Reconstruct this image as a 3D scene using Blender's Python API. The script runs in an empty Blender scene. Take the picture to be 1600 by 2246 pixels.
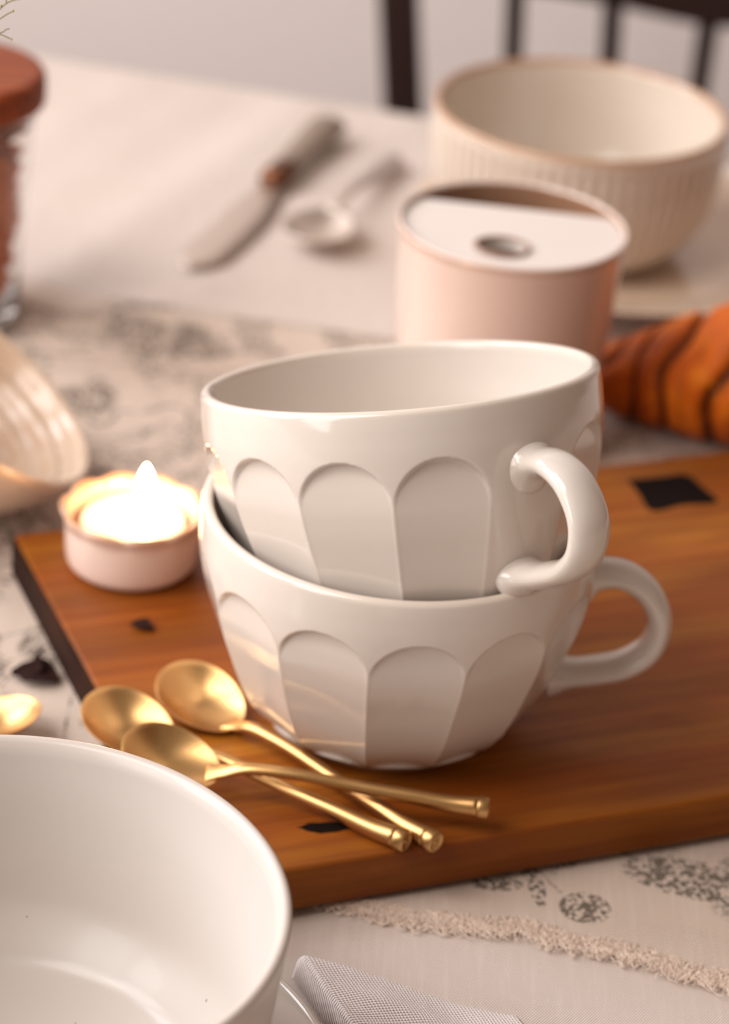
import bpy, bmesh, math, random
import numpy as np
from mathutils import Vector, Matrix, noise, geometry
random.seed(7)
C = bpy.context.scene.collection
sc = bpy.context.scene
R_ = math.radians

# ------------------------------------------------------------------ camera, world, light, exposure
W, H, F = 1600.0, 2246.0, 6000.0
HC = 0.4663
ROT = np.array([[0.99653256, 0.03952845, 0.07321445],
                [0.08320369, -0.47343322, -0.87689118],
                [0.0, 0.87994232, -0.47508054]])          # rows: right, down, forward
cam_d = bpy.data.cameras.new('camera')
cam = bpy.data.objects.new('camera', cam_d); C.objects.link(cam)
r, d, f = [Vector(v) for v in ROT]
m = Matrix((r, -d, -f)).transposed().to_4x4(); m.translation = Vector((0, 0, HC))
cam.matrix_world = m
cam_d.sensor_fit = 'HORIZONTAL'; cam_d.sensor_width = 24.0
cam_d.lens = F / W * 24.0
cam_d.clip_start = 0.01; cam_d.clip_end = 50
cam_d.dof.use_dof = True; cam_d.dof.focus_distance = 0.705; cam_d.dof.aperture_fstop = 8.2
sc.camera = cam

wd = bpy.data.worlds.new('room_light'); sc.world = wd; wd.use_nodes = True
bg = wd.node_tree.nodes['Background']; bg.inputs[0].default_value = (1.0, 0.79, 0.65, 1); bg.inputs[1].default_value = 0.33

def area(name, loc, target, sx, sy, power, col):
    l = bpy.data.lights.new(name, 'AREA'); l.shape = 'RECTANGLE'; l.size = sx; l.size_y = sy
    l.energy = power; l.color = col
    o = bpy.data.objects.new(name, l); C.objects.link(o); o.location = loc
    o.rotation_euler = (Vector(target) - Vector(loc)).to_track_quat('-Z', 'Y').to_euler()
    return o
WIN = (1.0, 0.972, 0.97)
area('window_light', (-1.80, 0.30, 1.15), (0, 0.75, 0.0), 0.8, 1.7, 34, WIN)
area('window_light', (-1.25, -0.45, 0.80), (0, 0.75, 0.0), 0.62, 1.5, 13, WIN)
area('high_fill_light', (-1.0, 0.0, 1.95), (0, 0.6, 0.0), 1.1, 0.8, 22, (1.0, 0.93, 0.88))  # added fill from above, brightens the near tablecloth; not a known window
area('far_fill_light', (-1.75, 1.40, 1.25), (0.1, 1.0, 0.0), 0.8, 1.4, 38, (0.93, 0.95, 1.0))  # added fill from behind left to lift the tablecloth; unseen source

vs = sc.view_settings
vs.view_transform = 'Standard'; vs.look = 'None'; vs.exposure = -0.18; vs.gamma = 1.0; vs.use_curve_mapping = False
sc.cycles.use_denoising = True
sc.cycles.max_bounces = 10; sc.cycles.transmission_bounces = 8

# ------------------------------------------------------------------ helpers
def ray(u, v):
    return np.array([(u - W/2)/F, (v - H/2)/F, 1.0]) @ ROT
def P(u, v, z=0.0):
    """where the line of sight through a photo pixel meets the level z"""
    q = ray(u, v); t = (z - HC)/q[2]
    return Vector((q[0]*t, q[1]*t, z))
def PD(u, v, dep):
    q = ray(u, v)*dep
    return Vector((q[0], q[1], q[2] + HC))
def PY(u, v, y):
    q = ray(u, v); t = y/q[1]
    return Vector((q[0]*t, y, q[2]*t + HC))

def lin(c):
    return tuple([((x/255)/12.92 if x/255 <= 0.04045 else (((x/255)+0.055)/1.055)**2.4) for x in c]) + (1,)

def obj(name, bm, mat, parent=None, smooth=True, angle=None):
    me = bpy.data.meshes.new(name)
    if isinstance(bm, tuple): me.from_pydata(*bm)
    else:
        bmesh.ops.recalc_face_normals(bm, faces=bm.faces); bm.to_mesh(me); bm.free()
    me.materials.append(mat)
    if smooth: me.shade_smooth()
    o = bpy.data.objects.new(name, me); C.objects.link(o)
    if parent: o.parent = parent
    if angle is not None:
        me.set_sharp_from_angle(angle=R_(angle))
    return o
def tag(o, label, cat, group=None, kind=None):
    o['label'] = label; o['category'] = cat
    if group: o['group'] = group
    if kind: o['kind'] = kind
    return o
def thing(name, label, cat, loc=(0, 0, 0), rz=0.0, group=None):
    o = bpy.data.objects.new(name, None); C.objects.link(o)
    o.location = loc; o.rotation_euler = (0, 0, rz); o.empty_display_size = 0.02
    return tag(o, label, cat, group)
def struct(o):
    o['kind'] = 'structure'; return o

def box(bm, x0, x1, y0, y1, z0, z1, bev=0.0, seg=2, M=None):
    b2 = bmesh.new()
    bmesh.ops.create_cube(b2, size=1.0)
    for v in b2.verts:
        v.co = Vector(((x0+x1)/2 + v.co.x*(x1-x0), (y0+y1)/2 + v.co.y*(y1-y0), (z0+z1)/2 + v.co.z*(z1-z0)))
    if bev: bmesh.ops.bevel(b2, geom=b2.edges[:], offset=bev, segments=seg, affect='EDGES', profile=0.5)
    if M: b2.transform(M)
    me = bpy.data.meshes.new('t'); b2.to_mesh(me); b2.free(); bm.from_mesh(me); bpy.data.meshes.remove(me)

def grid_surface(rows, closed_u=True, closed_v=False, cap0=False, cap1=False):
    """rows: list of rings of points"""
    bm = bmesh.new(); vr = [[bm.verts.new(p) for p in row] for row in rows]
    n = len(rows[0]); R = len(rows)
    for i in range(R if closed_v else R-1):
        a = vr[i]; b = vr[(i+1) % R]
        for j in range(n if closed_u else n-1):
            k = (j+1) % n
            try: bm.faces.new((a[j], a[k], b[k], b[j]))
            except ValueError: pass
    def cap(ring):
        c = Vector((0, 0, 0))
        for v in ring: c += v.co
        cv = bm.verts.new(c/len(ring))
        for j in range(n): bm.faces.new((ring[j], ring[(j+1) % n], cv))
    if cap0: cap(vr[0])
    if cap1: cap(vr[-1])
    return bm
def lathe(prof, n=96, fn=None, cap0=True, cap1=True):
    rows = []
    for i, (r, z) in enumerate(prof):
        row = []
        for j in range(n):
            a = 2*math.pi*j/n
            rr, zz = (r, z) if fn is None else fn(i, r, z, a)
            row.append((rr*math.cos(a), rr*math.sin(a), zz))
        rows.append(row)
    return grid_surface(rows, True, False, cap0, cap1)
def catmull(pts, n):
    pts = [Vector(p) for p in pts]; out = []
    ext = [2*pts[0]-pts[1]] + pts + [2*pts[-1]-pts[-2]]
    for i in range(1, len(ext)-2):
        p0, p1, p2, p3 = ext[i-1:i+3]
        for k in range(n):
            t = k/n
            out.append(0.5*((2*p1)+(p2-p0)*t+(2*p0-5*p1+4*p2-p3)*t*t+(3*p1-p0-3*p2+p3)*t**3))
    out.append(pts[-1]); return out
def tube(path, rad, n=10, side=None, cap=True, bm=None):
    """path: points; rad: list of (a,b) or numbers; side: fixed axis for the a radius"""
    rows = []; N = len(path); prev = None
    for i, p in enumerate(path):
        p = Vector(p)
        t = (Vector(path[min(i+1, N-1)]) - Vector(path[max(i-1, 0)])).normalized()
        if side is not None: s = (Vector(side) - t*t.dot(Vector(side))).normalized()
        else:
            s = prev if prev is not None else (Vector((0, 0, 1)).cross(t) if abs(t.z) < 0.95 else Vector((1, 0, 0)))
            s = (s - t*t.dot(s)).normalized(); prev = s
        u = t.cross(s)
        ra, rb = rad[i] if isinstance(rad[i], (tuple, list)) else (rad[i], rad[i])
        rows.append([p + s*ra*math.cos(2*math.pi*k/n) + u*rb*math.sin(2*math.pi*k/n) for k in range(n)])
    return grid_surface(rows, True, False, cap, cap)
def join(bms):
    a = bms[0]
    for b in bms[1:]:
        me = bpy.data.meshes.new('t'); b.to_mesh(me); b.free(); a.from_mesh(me); bpy.data.meshes.remove(me)
    return a
def interp(x, xs, ys): return float(np.interp(x, xs, ys))
def sstep(a, b, x):
    t = min(1, max(0, (x-a)/(b-a))); return t*t*(3-2*t)
def copy_tree(o, parent=None):
    c = o.copy(); C.objects.link(c); c.parent = parent
    for ch in list(o.children): copy_tree(ch, c)
    return c

# ------------------------------------------------------------------ materials
class Mat:
    def __init__(s, name, col=(200, 200, 200), rough=0.5, metal=0.0, **kw):
        s.m = bpy.data.materials.new(name); s.m.use_nodes = True
        s.t = s.m.node_tree; s.b = s.t.nodes['Principled BSDF']
        s.b.inputs['Base Color'].default_value = lin(col); s.b.inputs['Roughness'].default_value = rough
        s.b.inputs['Metallic'].default_value = metal
        for k, v in kw.items(): s.b.inputs[k.replace('_', ' ')].default_value = v
    def n(s, typ, **kw):
        x = s.t.nodes.new(typ)
        for k, v in kw.items():
            if k in x.inputs: x.inputs[k].default_value = v
            else: setattr(x, k, v)
        return x
    def l(s, a, b): s.t.links.new(a, b)
    def coord(s, scale=(1, 1, 1), rot=(0, 0, 0), loc=(0, 0, 0)):
        tc = s.n('ShaderNodeTexCoord'); mp = s.n('ShaderNodeMapping')
        mp.inputs['Scale'].default_value = scale; mp.inputs['Rotation'].default_value = rot; mp.inputs['Location'].default_value = loc
        s.l(tc.outputs['Object'], mp.inputs[0]); return mp.outputs[0]
    def noise(s, vec, scale, detail=4, rough=0.5, dist=0.0):
        x = s.n('ShaderNodeTexNoise'); x.inputs['Scale'].default_value = scale; x.inputs['Detail'].default_value = detail
        x.inputs['Roughness'].default_value = rough; x.inputs['Distortion'].default_value = dist
        s.l(vec, x.inputs['Vector']); return x.outputs['Fac']
    def ramp(s, fac, stops):
        x = s.n('ShaderNodeValToRGB'); e = x.color_ramp.elements
        while len(e) < len(stops): e.new(0.5)
        for i, (p, c) in enumerate(stops): e[i].position = p; e[i].color = lin(c) if len(c) == 3 else c
        s.l(fac, x.inputs[0]); return x.outputs[0]
    def mix(s, fac, a, b, typ='MIX'):
        x = s.n('ShaderNodeMix', data_type='RGBA', blend_type=typ)
        for sock, v in ((x.inputs[0], fac), (x.inputs[6], a), (x.inputs[7], b)):
            if isinstance(v, (int, float)): sock.default_value = v
            elif isinstance(v, tuple): sock.default_value = lin(v)
            else: s.l(v, sock)
        return x.outputs[2]
    def math(s, op, a, b=0.0, c=None, clamp=False):
        x = s.n('ShaderNodeMath', operation=op); x.use_clamp = clamp
        for i, v in enumerate((a, b) if c is None else (a, b, c)):
            if isinstance(v, (int, float)): x.inputs[i].default_value = v
            else: s.l(v, x.inputs[i])
        return x.outputs[0]
    def bump(s, h, strength=0.3, dist=0.001):
        x = s.n('ShaderNodeBump'); x.inputs['Strength'].default_value = strength; x.inputs['Distance'].default_value = dist
        s.l(h, x.inputs['Height']); s.l(x.outputs[0], s.b.inputs['Normal'])
    def color(s, c): s.l(c, s.b.inputs['Base Color'])
WHITE1, BLACK1 = (1, 1, 1, 1), (0, 0, 0, 1)

def ceramic(name, col, rim=None, rim_z=(0, 0), rough=0.1, speck=0.0, coat=0.5):
    M = Mat(name, col, rough); M.b.inputs['Coat Weight'].default_value = coat; M.b.inputs['Coat Roughness'].default_value = 0.04
    v = M.coord(); c = M.mix(M.noise(v, 35, 3), col, tuple(int(x*0.97) for x in col))
    if speck:
        vo = M.n('ShaderNodeTexVoronoi'); vo.inputs['Scale'].default_value = 70; M.l(v, vo.inputs['Vector'])
        sp = M.math('MULTIPLY', M.math('LESS_THAN', vo.outputs['Distance'], 0.04), speck)
        c = M.mix(sp, c, (95, 70, 50))
    if rim:
        sx = M.n('ShaderNodeSeparateXYZ'); M.l(v, sx.inputs[0])
        mr = M.n('ShaderNodeMapRange'); mr.inputs['From Min'].default_value = rim_z[0]; mr.inputs['From Max'].default_value = rim_z[1]
        M.l(M.math('ADD', sx.outputs['Z'], M.math('MULTIPLY', M.math('SUBTRACT', M.noise(v, 60, 3), 0.5), 0.0012)), mr.inputs['Value'])
        c = M.mix(mr.outputs[0], c, rim)
    M.color(c)
    M.bump(M.noise(v, 90, 2), 0.05, 0.0006)
    return M.m

CUP = ceramic('white_glazed_stoneware', (218, 207, 196), rim=(214, 197, 180), rim_z=(0.0725, 0.076), rough=0.14)
BOWL = ceramic('off_white_glazed_stoneware', (207, 198, 191), rim=(200, 188, 179), rim_z=(0.0625, 0.0650), rough=0.34, speck=0.4, coat=0.12)
BOWLB = ceramic('off_white_stoneware_with_brown_rim', (214, 199, 184), rim=(172, 126, 90), rim_z=(0.0568, 0.0596), rough=0.2)
DISH = ceramic('cream_glazed_stoneware', (222, 196, 172), rough=0.2)
TUMB = ceramic('blush_glazed_stoneware', (226, 203, 190), rim=(150, 92, 46), rim_z=(0.0845, 0.0880), rough=0.16)
def inner_shade_brown():  # the shade inside the tumbler, painted as a brown upper interior
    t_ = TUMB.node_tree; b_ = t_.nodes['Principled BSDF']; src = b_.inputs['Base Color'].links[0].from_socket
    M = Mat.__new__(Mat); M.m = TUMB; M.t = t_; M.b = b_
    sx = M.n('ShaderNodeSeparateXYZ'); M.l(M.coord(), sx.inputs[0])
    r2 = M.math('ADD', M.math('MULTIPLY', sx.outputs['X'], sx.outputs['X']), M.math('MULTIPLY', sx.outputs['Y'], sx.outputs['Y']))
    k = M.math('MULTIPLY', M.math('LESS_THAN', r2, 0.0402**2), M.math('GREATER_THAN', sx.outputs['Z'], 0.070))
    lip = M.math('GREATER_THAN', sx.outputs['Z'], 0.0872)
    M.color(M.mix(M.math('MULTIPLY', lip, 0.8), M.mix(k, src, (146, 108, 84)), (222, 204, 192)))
inner_shade_brown()
LIDM = ceramic('white_glazed_lid', (224, 212, 204), rough=0.14)
HOLD = ceramic('blush_glazed_tealight_dish', (226, 200, 186), rim=(190, 140, 104), rim_z=(0.0185, 0.0215), rough=0.25)
PLATE = ceramic('white_glazed_plate', (220, 208, 196), rough=0.15)

def gold_mat():
    M = Mat('brushed_gold', (206, 162, 104), 0.34, 1.0)
    v = M.coord((1, 12, 12)); n = M.noise(v, 160, 3)
    M.color(M.mix(n, (196, 152, 96), (214, 172, 118)))
    M.bump(n, 0.05, 0.0003); return M.m
GOLD = gold_mat()
STEEL = Mat('worn_steel', (216, 204, 194), 0.42, 1.0); STEEL.bump(STEEL.noise(STEEL.coord((1, 8, 1)), 120, 3), 0.1, 0.0004); STEEL = STEEL.m
HORN = Mat('grey_brown_handle', (142, 126, 110), 0.4); HORN.color(HORN.mix(HORN.noise(HORN.coord((1, 6, 1)), 60, 4), (116, 98, 84), (150, 132, 116))); HORN = HORN.m
COPPER = Mat('copper_ferrule', (190, 112, 70), 0.35, 1.0); COPPER.color(COPPER.mix(COPPER.noise(COPPER.coord(), 90), (96, 62, 44), (124, 84, 60))); COPPER = COPPER.m

def board_mat(end=False):
    M = Mat('oiled_acacia_end_grain' if end else 'oiled_acacia_board', (150, 80, 30), 0.42, Specular_IOR_Level=0.2)
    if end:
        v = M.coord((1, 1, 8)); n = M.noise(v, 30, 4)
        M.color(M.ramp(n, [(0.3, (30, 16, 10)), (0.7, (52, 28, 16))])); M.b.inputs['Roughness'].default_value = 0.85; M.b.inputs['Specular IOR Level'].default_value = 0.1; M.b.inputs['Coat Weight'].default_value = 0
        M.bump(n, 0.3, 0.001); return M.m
    v = M.coord((1.0, 5.5, 9.0)); big = M.noise(v, 4.2, 3, 0.5, 0.9)
    v2 = M.coord((1.0, 26.0, 40.0)); fine = M.noise(v2, 9, 6, 0.62, 0.3)
    v3 = M.coord((2.0, 70.0, 90.0)); pore = M.noise(v3, 16, 4, 0.6)
    w = M.n('ShaderNodeTexWave', wave_type='BANDS', bands_direction='Y'); w.inputs['Scale'].default_value = 4.5; w.inputs['Distortion'].default_value = 5.5
    w.inputs['Detail'].default_value = 3; w.inputs['Detail Scale'].default_value = 0.8; M.l(M.coord((0.45, 2.2, 3.0)), w.inputs['Vector'])
    c = M.ramp(big, [(0.25, (120, 66, 13)), (0.5, (150, 88, 20)), (0.78, (184, 116, 36))])
    c = M.mix(M.ramp(M.noise(M.coord((1.0, 2.4, 4)), 7.5, 3, 0.55, 0.5), [(0.36, (0.62, 0.62, 0.62, 1)), (0.62, BLACK1)]), c, (100, 48, 12))
    c = M.mix(M.math('MULTIPLY', w.outputs['Fac'], 0.35), c, (150, 66, 12))
    c = M.mix(M.ramp(fine, [(0.38, (0.62, 0.62, 0.62, 1)), (0.62, BLACK1)]), c, (112, 50, 10))
    c = M.mix(M.ramp(pore, [(0.30, (0.55, 0.55, 0.55, 1)), (0.42, BLACK1)]), c, (72, 32, 10))
    M.color(c); M.bump(M.math('ADD', fine, pore), 0.12, 0.0006)
    M.l(M.ramp(fine, [(0.3, (0.5, 0.5, 0.5, 1)), (0.7, (0.36, 0.36, 0.36, 1))]), M.b.inputs['Roughness'])
    return M.m
BOARD = board_mat(); BOARDEND = board_mat(True)
KNOT = Mat('black_knot', (16, 9, 7), 0.9, Specular_IOR_Level=0.1); KNOT.color(KNOT.mix(KNOT.noise(KNOT.coord(), 80), (10, 6, 5), (26, 13, 8))); KNOT = KNOT.m

def cloth_mat(name, col, col2, weave=1500.0, print_=False, rot=0.0, slub=True):
    M = Mat(name, col, 0.92, Sheen_Weight=0.15)
    v = M.coord(rot=(0, 0, rot))
    wx = M.n('ShaderNodeTexWave', wave_type='BANDS', bands_direction='X'); wy = M.n('ShaderNodeTexWave', wave_type='BANDS', bands_direction='Y')
    for w in (wx, wy):
        w.inputs['Scale'].default_value = weave/6.2832; w.inputs['Distortion'].default_value = 1.6; w.inputs['Detail'].default_value = 2; w.inputs['Detail Scale'].default_value = 0.6
        M.l(v, w.inputs['Vector'])
    wv = M.math('MAXIMUM', wx.outputs['Fac'], wy.outputs['Fac']); wv2 = M.math('MULTIPLY', wx.outputs['Fac'], wy.outputs['Fac'])
    h = M.math('SUBTRACT', wv, M.math('MULTIPLY', wv2, 0.9))
    c = M.mix(M.noise(v, 9, 3), col, col2)
    sl = M.noise(M.coord((1, 0.06, 1), rot=(0, 0, rot)), 520, 2)
    c = M.mix(M.ramp(sl, [(0.5, BLACK1), (0.72, (0.35, 0.35, 0.35, 1))]), c, tuple(min(255, x+14) for x in col))
    c = M.mix(M.math('MULTIPLY', M.math('SUBTRACT', 1.0, h), 0.15), c, tuple(int(x*0.72) for x in col2))
    if print_:
        # botanical stipple print: seed heads, leaf sprays and stems in olive ink
        warp = M.n('ShaderNodeTexNoise'); warp.inputs['Scale'].default_value = 26; warp.inputs['Detail'].default_value = 1
        M.l(v, warp.inputs['Vector'])
        vv = M.n('ShaderNodeVectorMath', operation='ADD'); sc_ = M.n('ShaderNodeVectorMath', operation='SCALE'); sc_.inputs['Scale'].default_value = 0.012
        M.l(warp.outputs['Color'], sc_.inputs[0]); M.l(v, vv.inputs[0]); M.l(sc_.outputs[0], vv.inputs[1])
        vo = M.n('ShaderNodeTexVoronoi'); vo.inputs['Scale'].default_value = 24; vo.inputs['Randomness'].default_value = 1.0; M.l(vv.outputs[0], vo.inputs['Vector'])
        heads = M.ramp(vo.outputs['Distance'], [(0.30, WHITE1), (0.36, BLACK1)])
        ring = M.ramp(vo.outputs['Distance'], [(0.20, BLACK1), (0.235, (0.9, 0.9, 0.9, 1)), (0.26, BLACK1)])
        spray = M.ramp(M.noise(v, 19, 2, 0.5, 1.2), [(0.46, BLACK1), (0.52, WHITE1)])
        stemn = M.noise(v, 22, 1, 0.5, 0.6)
        stems = M.ramp(M.math('ABSOLUTE', M.math('SUBTRACT', stemn, 0.47)), [(0.006, WHITE1), (0.014, BLACK1)])
        st1 = M.ramp(M.noise(v, 620, 2, 0.6, 0.4), [(0.465, BLACK1), (0.50, WHITE1)])
        st2 = M.ramp(M.noise(v, 340, 2, 0.7, 1.6), [(0.52, BLACK1), (0.56, WHITE1)])
        pr = M.mix(1.0, M.mix(1.0, heads, st1, 'MULTIPLY'), M.mix(1.0, spray, st2, 'MULTIPLY'), 'LIGHTEN')
        pr = M.mix(1.0, pr, M.mix(0.5, M.mix(1.0, stems, st1, 'MULTIPLY'), ring, 'LIGHTEN'), 'LIGHTEN')
        # the one seed head near the frayed hem and the plain band beside it
        hx = P(1283, 1998)
        # the border beside the hem is left plain
        sy = M.n('ShaderNodeSeparateXYZ'); M.l(M.coord(), sy.inputs[0]); vd = M.math('ADD', sy.outputs['Y'], M.math('MULTIPLY', sy.outputs['X'], 0.21))
        mr = M.n('ShaderNodeMapRange'); mr.inputs['From Min'].default_value = 0.648; mr.inputs['From Max'].default_value = 0.668; M.l(vd, mr.inputs['Value'])
        pr = M.mix(1.0, pr, mr.outputs[0], 'MULTIPLY')
        for (cc, ra, rb, an) in ((hx, 0.0078, 0.0078, 0.3), (P(1175, 1945), 0.0026, 0.012, 0.15), (P(1520, 1935), 0.022, 0.010, -0.2), (P(1090, 1945), 0.008, 0.0035, 0.1)):
            mp = M.n('ShaderNodeMapping', vector_type='TEXTURE'); tc = M.n('ShaderNodeTexCoord'); M.l(tc.outputs['Object'], mp.inputs[0])
            mp.inputs['Location'].default_value = (cc.x, cc.y, 0.0); mp.inputs['Scale'].default_value = (ra, rb, 1); mp.inputs['Rotation'].default_value = (0, 0, an)
            ln = M.n('ShaderNodeVectorMath', operation='LENGTH'); M.l(mp.outputs[0], ln.inputs[0])
            hd = M.mix(1.0, M.ramp(ln.outputs['Value'], [(0.9, WHITE1), (1.0, BLACK1)]), st1, 'MULTIPLY')
            blank = M.ramp(ln.outputs['Value'], [(1.0, BLACK1), (1.7 if ra > 0.005 else 1.0, BLACK1)])
            pr = M.mix(1.0, pr, hd, 'LIGHTEN')
        ink = M.math('MULTIPLY', pr, 0.88)
        c = M.mix(ink, c, (84, 64, 40))
    M.color(c); M.bump(h, 0.9, 0.0005)
    return M.m
TC = cloth_mat('cream_linen', (241, 225, 213), (235, 214, 200), 2100, rot=R_(-11.8))
RUN = cloth_mat('printed_cream_linen', (242, 220, 203), (232, 207, 186), 2300, True, rot=R_(-11.8))
NAP = cloth_mat('coarse_white_linen', (246, 234, 230), (242, 228, 222), 1500, rot=R_(20))
FRINGE = Mat('frayed_linen_thread', (240, 222, 204), 0.9); FRINGE.color(FRINGE.mix(FRINGE.noise(FRINGE.coord(), 300), (250, 232, 216), (236, 210, 190))); FRINGE = FRINGE.m

def plain(name, a, b, scale=20, rough=0.7, **kw):
    M = Mat(name, a, rough, **kw); M.color(M.mix(M.noise(M.coord(), scale, 4), a, b)); return M.m
WALL = plain('painted_wall', (242, 231, 227), (236, 224, 218), 3, 0.85)
SHADEWALL = plain('brown_shade_wall', (120, 92, 72), (108, 82, 62), 3, 0.85)  # brown tone of the wall added to darken the right side
FLOOR = plain('floor_boards', (150, 130, 112), (128, 108, 90), 6, 0.6)
TABLEW = plain('table_wood', (120, 80, 50), (96, 60, 36), 9, 0.5)
CHAIRW = plain('dark_stained_chair_wood', (46, 22, 16), (28, 13, 10), 14, 0.45)
LEAF = plain('dried_leaf', (26, 10, 8), (48, 20, 13), 120, 0.9, Specular_IOR_Level=0.2)
GREEN = plain('dried_stem', (150, 138, 96), (128, 118, 78), 200, 0.7)
BUD = plain('green_bud', (158, 156, 104), (176, 170, 120), 200, 0.7)
WICK = plain('burnt_wick', (70, 40, 24), (30, 18, 12), 300, 0.8)

def lidwood():
    M = Mat('acacia_jar_lid', (150, 84, 52), 0.5, Specular_IOR_Level=0.25); v = M.coord((1, 9, 9)); n = M.noise(v, 26, 5, 0.6, 0.4)
    M.color(M.ramp(n, [(0.3, (92, 34, 10)), (0.55, (134, 60, 24)), (0.75, (164, 84, 42))])); M.bump(n, 0.1, 0.0006); return M.m
LIDW = lidwood()
GLASS = Mat('clear_jar_glass', (255, 255, 255), 0.02, Transmission_Weight=1.0, IOR=1.45).m
def sugar():
    M = Mat('brown_sugar_lumps', (150, 66, 26), 0.6, Subsurface_Weight=0.1); n = M.noise(M.coord(), 90, 4)
    M.color(M.ramp(n, [(0.3, (196, 84, 26)), (0.6, (232, 126, 58)), (0.8, (246, 170, 104))])); return M.m
SUGAR = sugar()
WAX = Mat('candle_wax', (250, 232, 208), 0.35, Subsurface_Weight=0.8, Subsurface_Scale=0.012)
WAX.b.inputs['Subsurface Radius'].default_value = (1.0, 0.6, 0.35)
WAX.color(WAX.mix(WAX.noise(WAX.coord(), 80), (252, 236, 214), (248, 226, 198))); WAX = WAX.m
def flame():
    M = Mat('candle_flame'); M.t.nodes.remove(M.b)
    e = M.n('ShaderNodeEmission'); sx = M.n('ShaderNodeSeparateXYZ'); tc = M.n('ShaderNodeTexCoord'); M.l(tc.outputs['Generated'], sx.inputs[0])
    M.l(M.ramp(sx.outputs['Z'], [(0.0, (1.0, 0.40, 0.14, 1)), (0.25, (1.0, 0.56, 0.24, 1)), (0.9, (1.0, 0.60, 0.28, 1))]), e.inputs['Color'])
    e.inputs['Strength'].default_value = 100
    M.l(e.outputs[0], M.t.nodes['Material Output'].inputs['Surface']); return M.m
FLAME = flame()

def pastry():
    M = Mat('baked_croissant_crust', (190, 90, 24), 0.55, Specular_IOR_Level=0.25)
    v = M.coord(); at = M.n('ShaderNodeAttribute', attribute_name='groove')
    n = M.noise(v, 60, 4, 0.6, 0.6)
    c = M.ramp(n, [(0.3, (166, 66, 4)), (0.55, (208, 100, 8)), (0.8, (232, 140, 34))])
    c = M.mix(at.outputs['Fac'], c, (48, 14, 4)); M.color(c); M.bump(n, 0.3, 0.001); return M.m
PASTRY = pastry()

# ------------------------------------------------------------------ room
def plane_box(name, x0, x1, y0, y1, z0, z1, mat):
    bm = bmesh.new(); box(bm, x0, x1, y0, y1, z0, z1); return struct(obj(name, bm, mat, smooth=False))
plane_box('floor', -3.2, 3.2, -1.4, 2.05, -0.80, -0.75, FLOOR)
plane_box('shade_wall_right', 1.75, 1.85, -1.4, 1.95, -0.75, 1.75, SHADEWALL)  # unseen wall, added to block ambient light and darken the right side
plane_box('wall_back', -3.2, 3.2, 1.95, 2.05, -0.75, 1.75, WALL)

# dining table, directed along its far edge
EA, EB = P(0, 96), P(920, 240)
TANG = math.atan2(EB.y-EA.y, EB.x-EA.x)
tx = Vector((math.cos(TANG), math.sin(TANG), 0)); ty = Vector((-math.sin(TANG), math.cos(TANG), 0))
torg = EA.copy()                        # on the far edge
table = thing('dining_table', 'large dining table hidden under the cream tablecloth', 'table', (torg.x, torg.y, -0.75), TANG)
bm = bmesh.new(); box(bm, -0.9, 1.3, -1.15, -0.008, 0.712, 0.7455, 0.003); obj('tabletop', bm, TABLEW, table, smooth=False)
for sx in (-0.82, 1.22):
    for sy in (-1.07, -0.09):
        bm = bmesh.new(); box(bm, sx-0.03, sx+0.03, sy-0.03, sy+0.03, 0.0, 0.712, 0.004); obj('leg', bm, TABLEW, table, smooth=False)

# tablecloth: a sheet over the top, hanging over the far edge
c1, c2 = P(180, 575), P(435, 400)
cdir = (c2-c1).normalized(); cn = Vector((-cdir.y, cdir.x, 0))
def cloth_z(p):
    z = 0.0004*noise.noise(p*9) + 0.0005*noise.noise(p*21)
    s = (p-c1).dot(cdir)
    w = sstep(-0.10, 0.0, s)*(1-sstep(0.35, 0.5, s))
    for off, a in ((0.0, 0.0022), (0.030, -0.0014), (-0.052, 0.0014), (0.085, 0.0012)):
        q = ((p-c1).dot(cn)-off)/0.0085; z += a*w*math.exp(-q*q)
    return z
def ppos(u, v):                                  # table coordinates -> world
    return torg + tx*u + ty*v
rows = []
us = np.linspace(-0.95, 1.35, 231)
vs_ = list(np.linspace(-1.2, -0.02, 170)) + [None]*9 + list(np.linspace(0, 1, 10))
rad = 0.012
k_arc = 0
for iv, v in enumerate(vs_):
    row = []
    for u in us:
        if iv < 170:
            p = ppos(u, v); z = cloth_z(Vector((p.x, p.y, 0)))
            row.append((p.x, p.y, z))
        elif iv < 179:
            a = (iv-170)/8*math.pi/2
            p = ppos(u, -0.02 + 0.008 + rad*math.sin(a)); row.append((p.x, p.y, -rad*(1-math.cos(a))))
        else:
            t = (iv-179)/9; wob = 0.014*t*math.sin(u*26+1.5*math.sin(u*7))
            p = ppos(u, rad-0.012 + 0.001+wob + 0.004*t); row.append((p.x, p.y, -rad - 0.001 - 0.26*t))
    rows.append(row)
cl = obj('tablecloth', grid_surface(rows, False), TC)
so = cl.modifiers.new('s', 'SOLIDIFY'); so.thickness = 0.0009; so.offset = -1
tag(cl, 'plain cream linen tablecloth with pressed crease lines covering the whole table', 'tablecloth')

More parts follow.
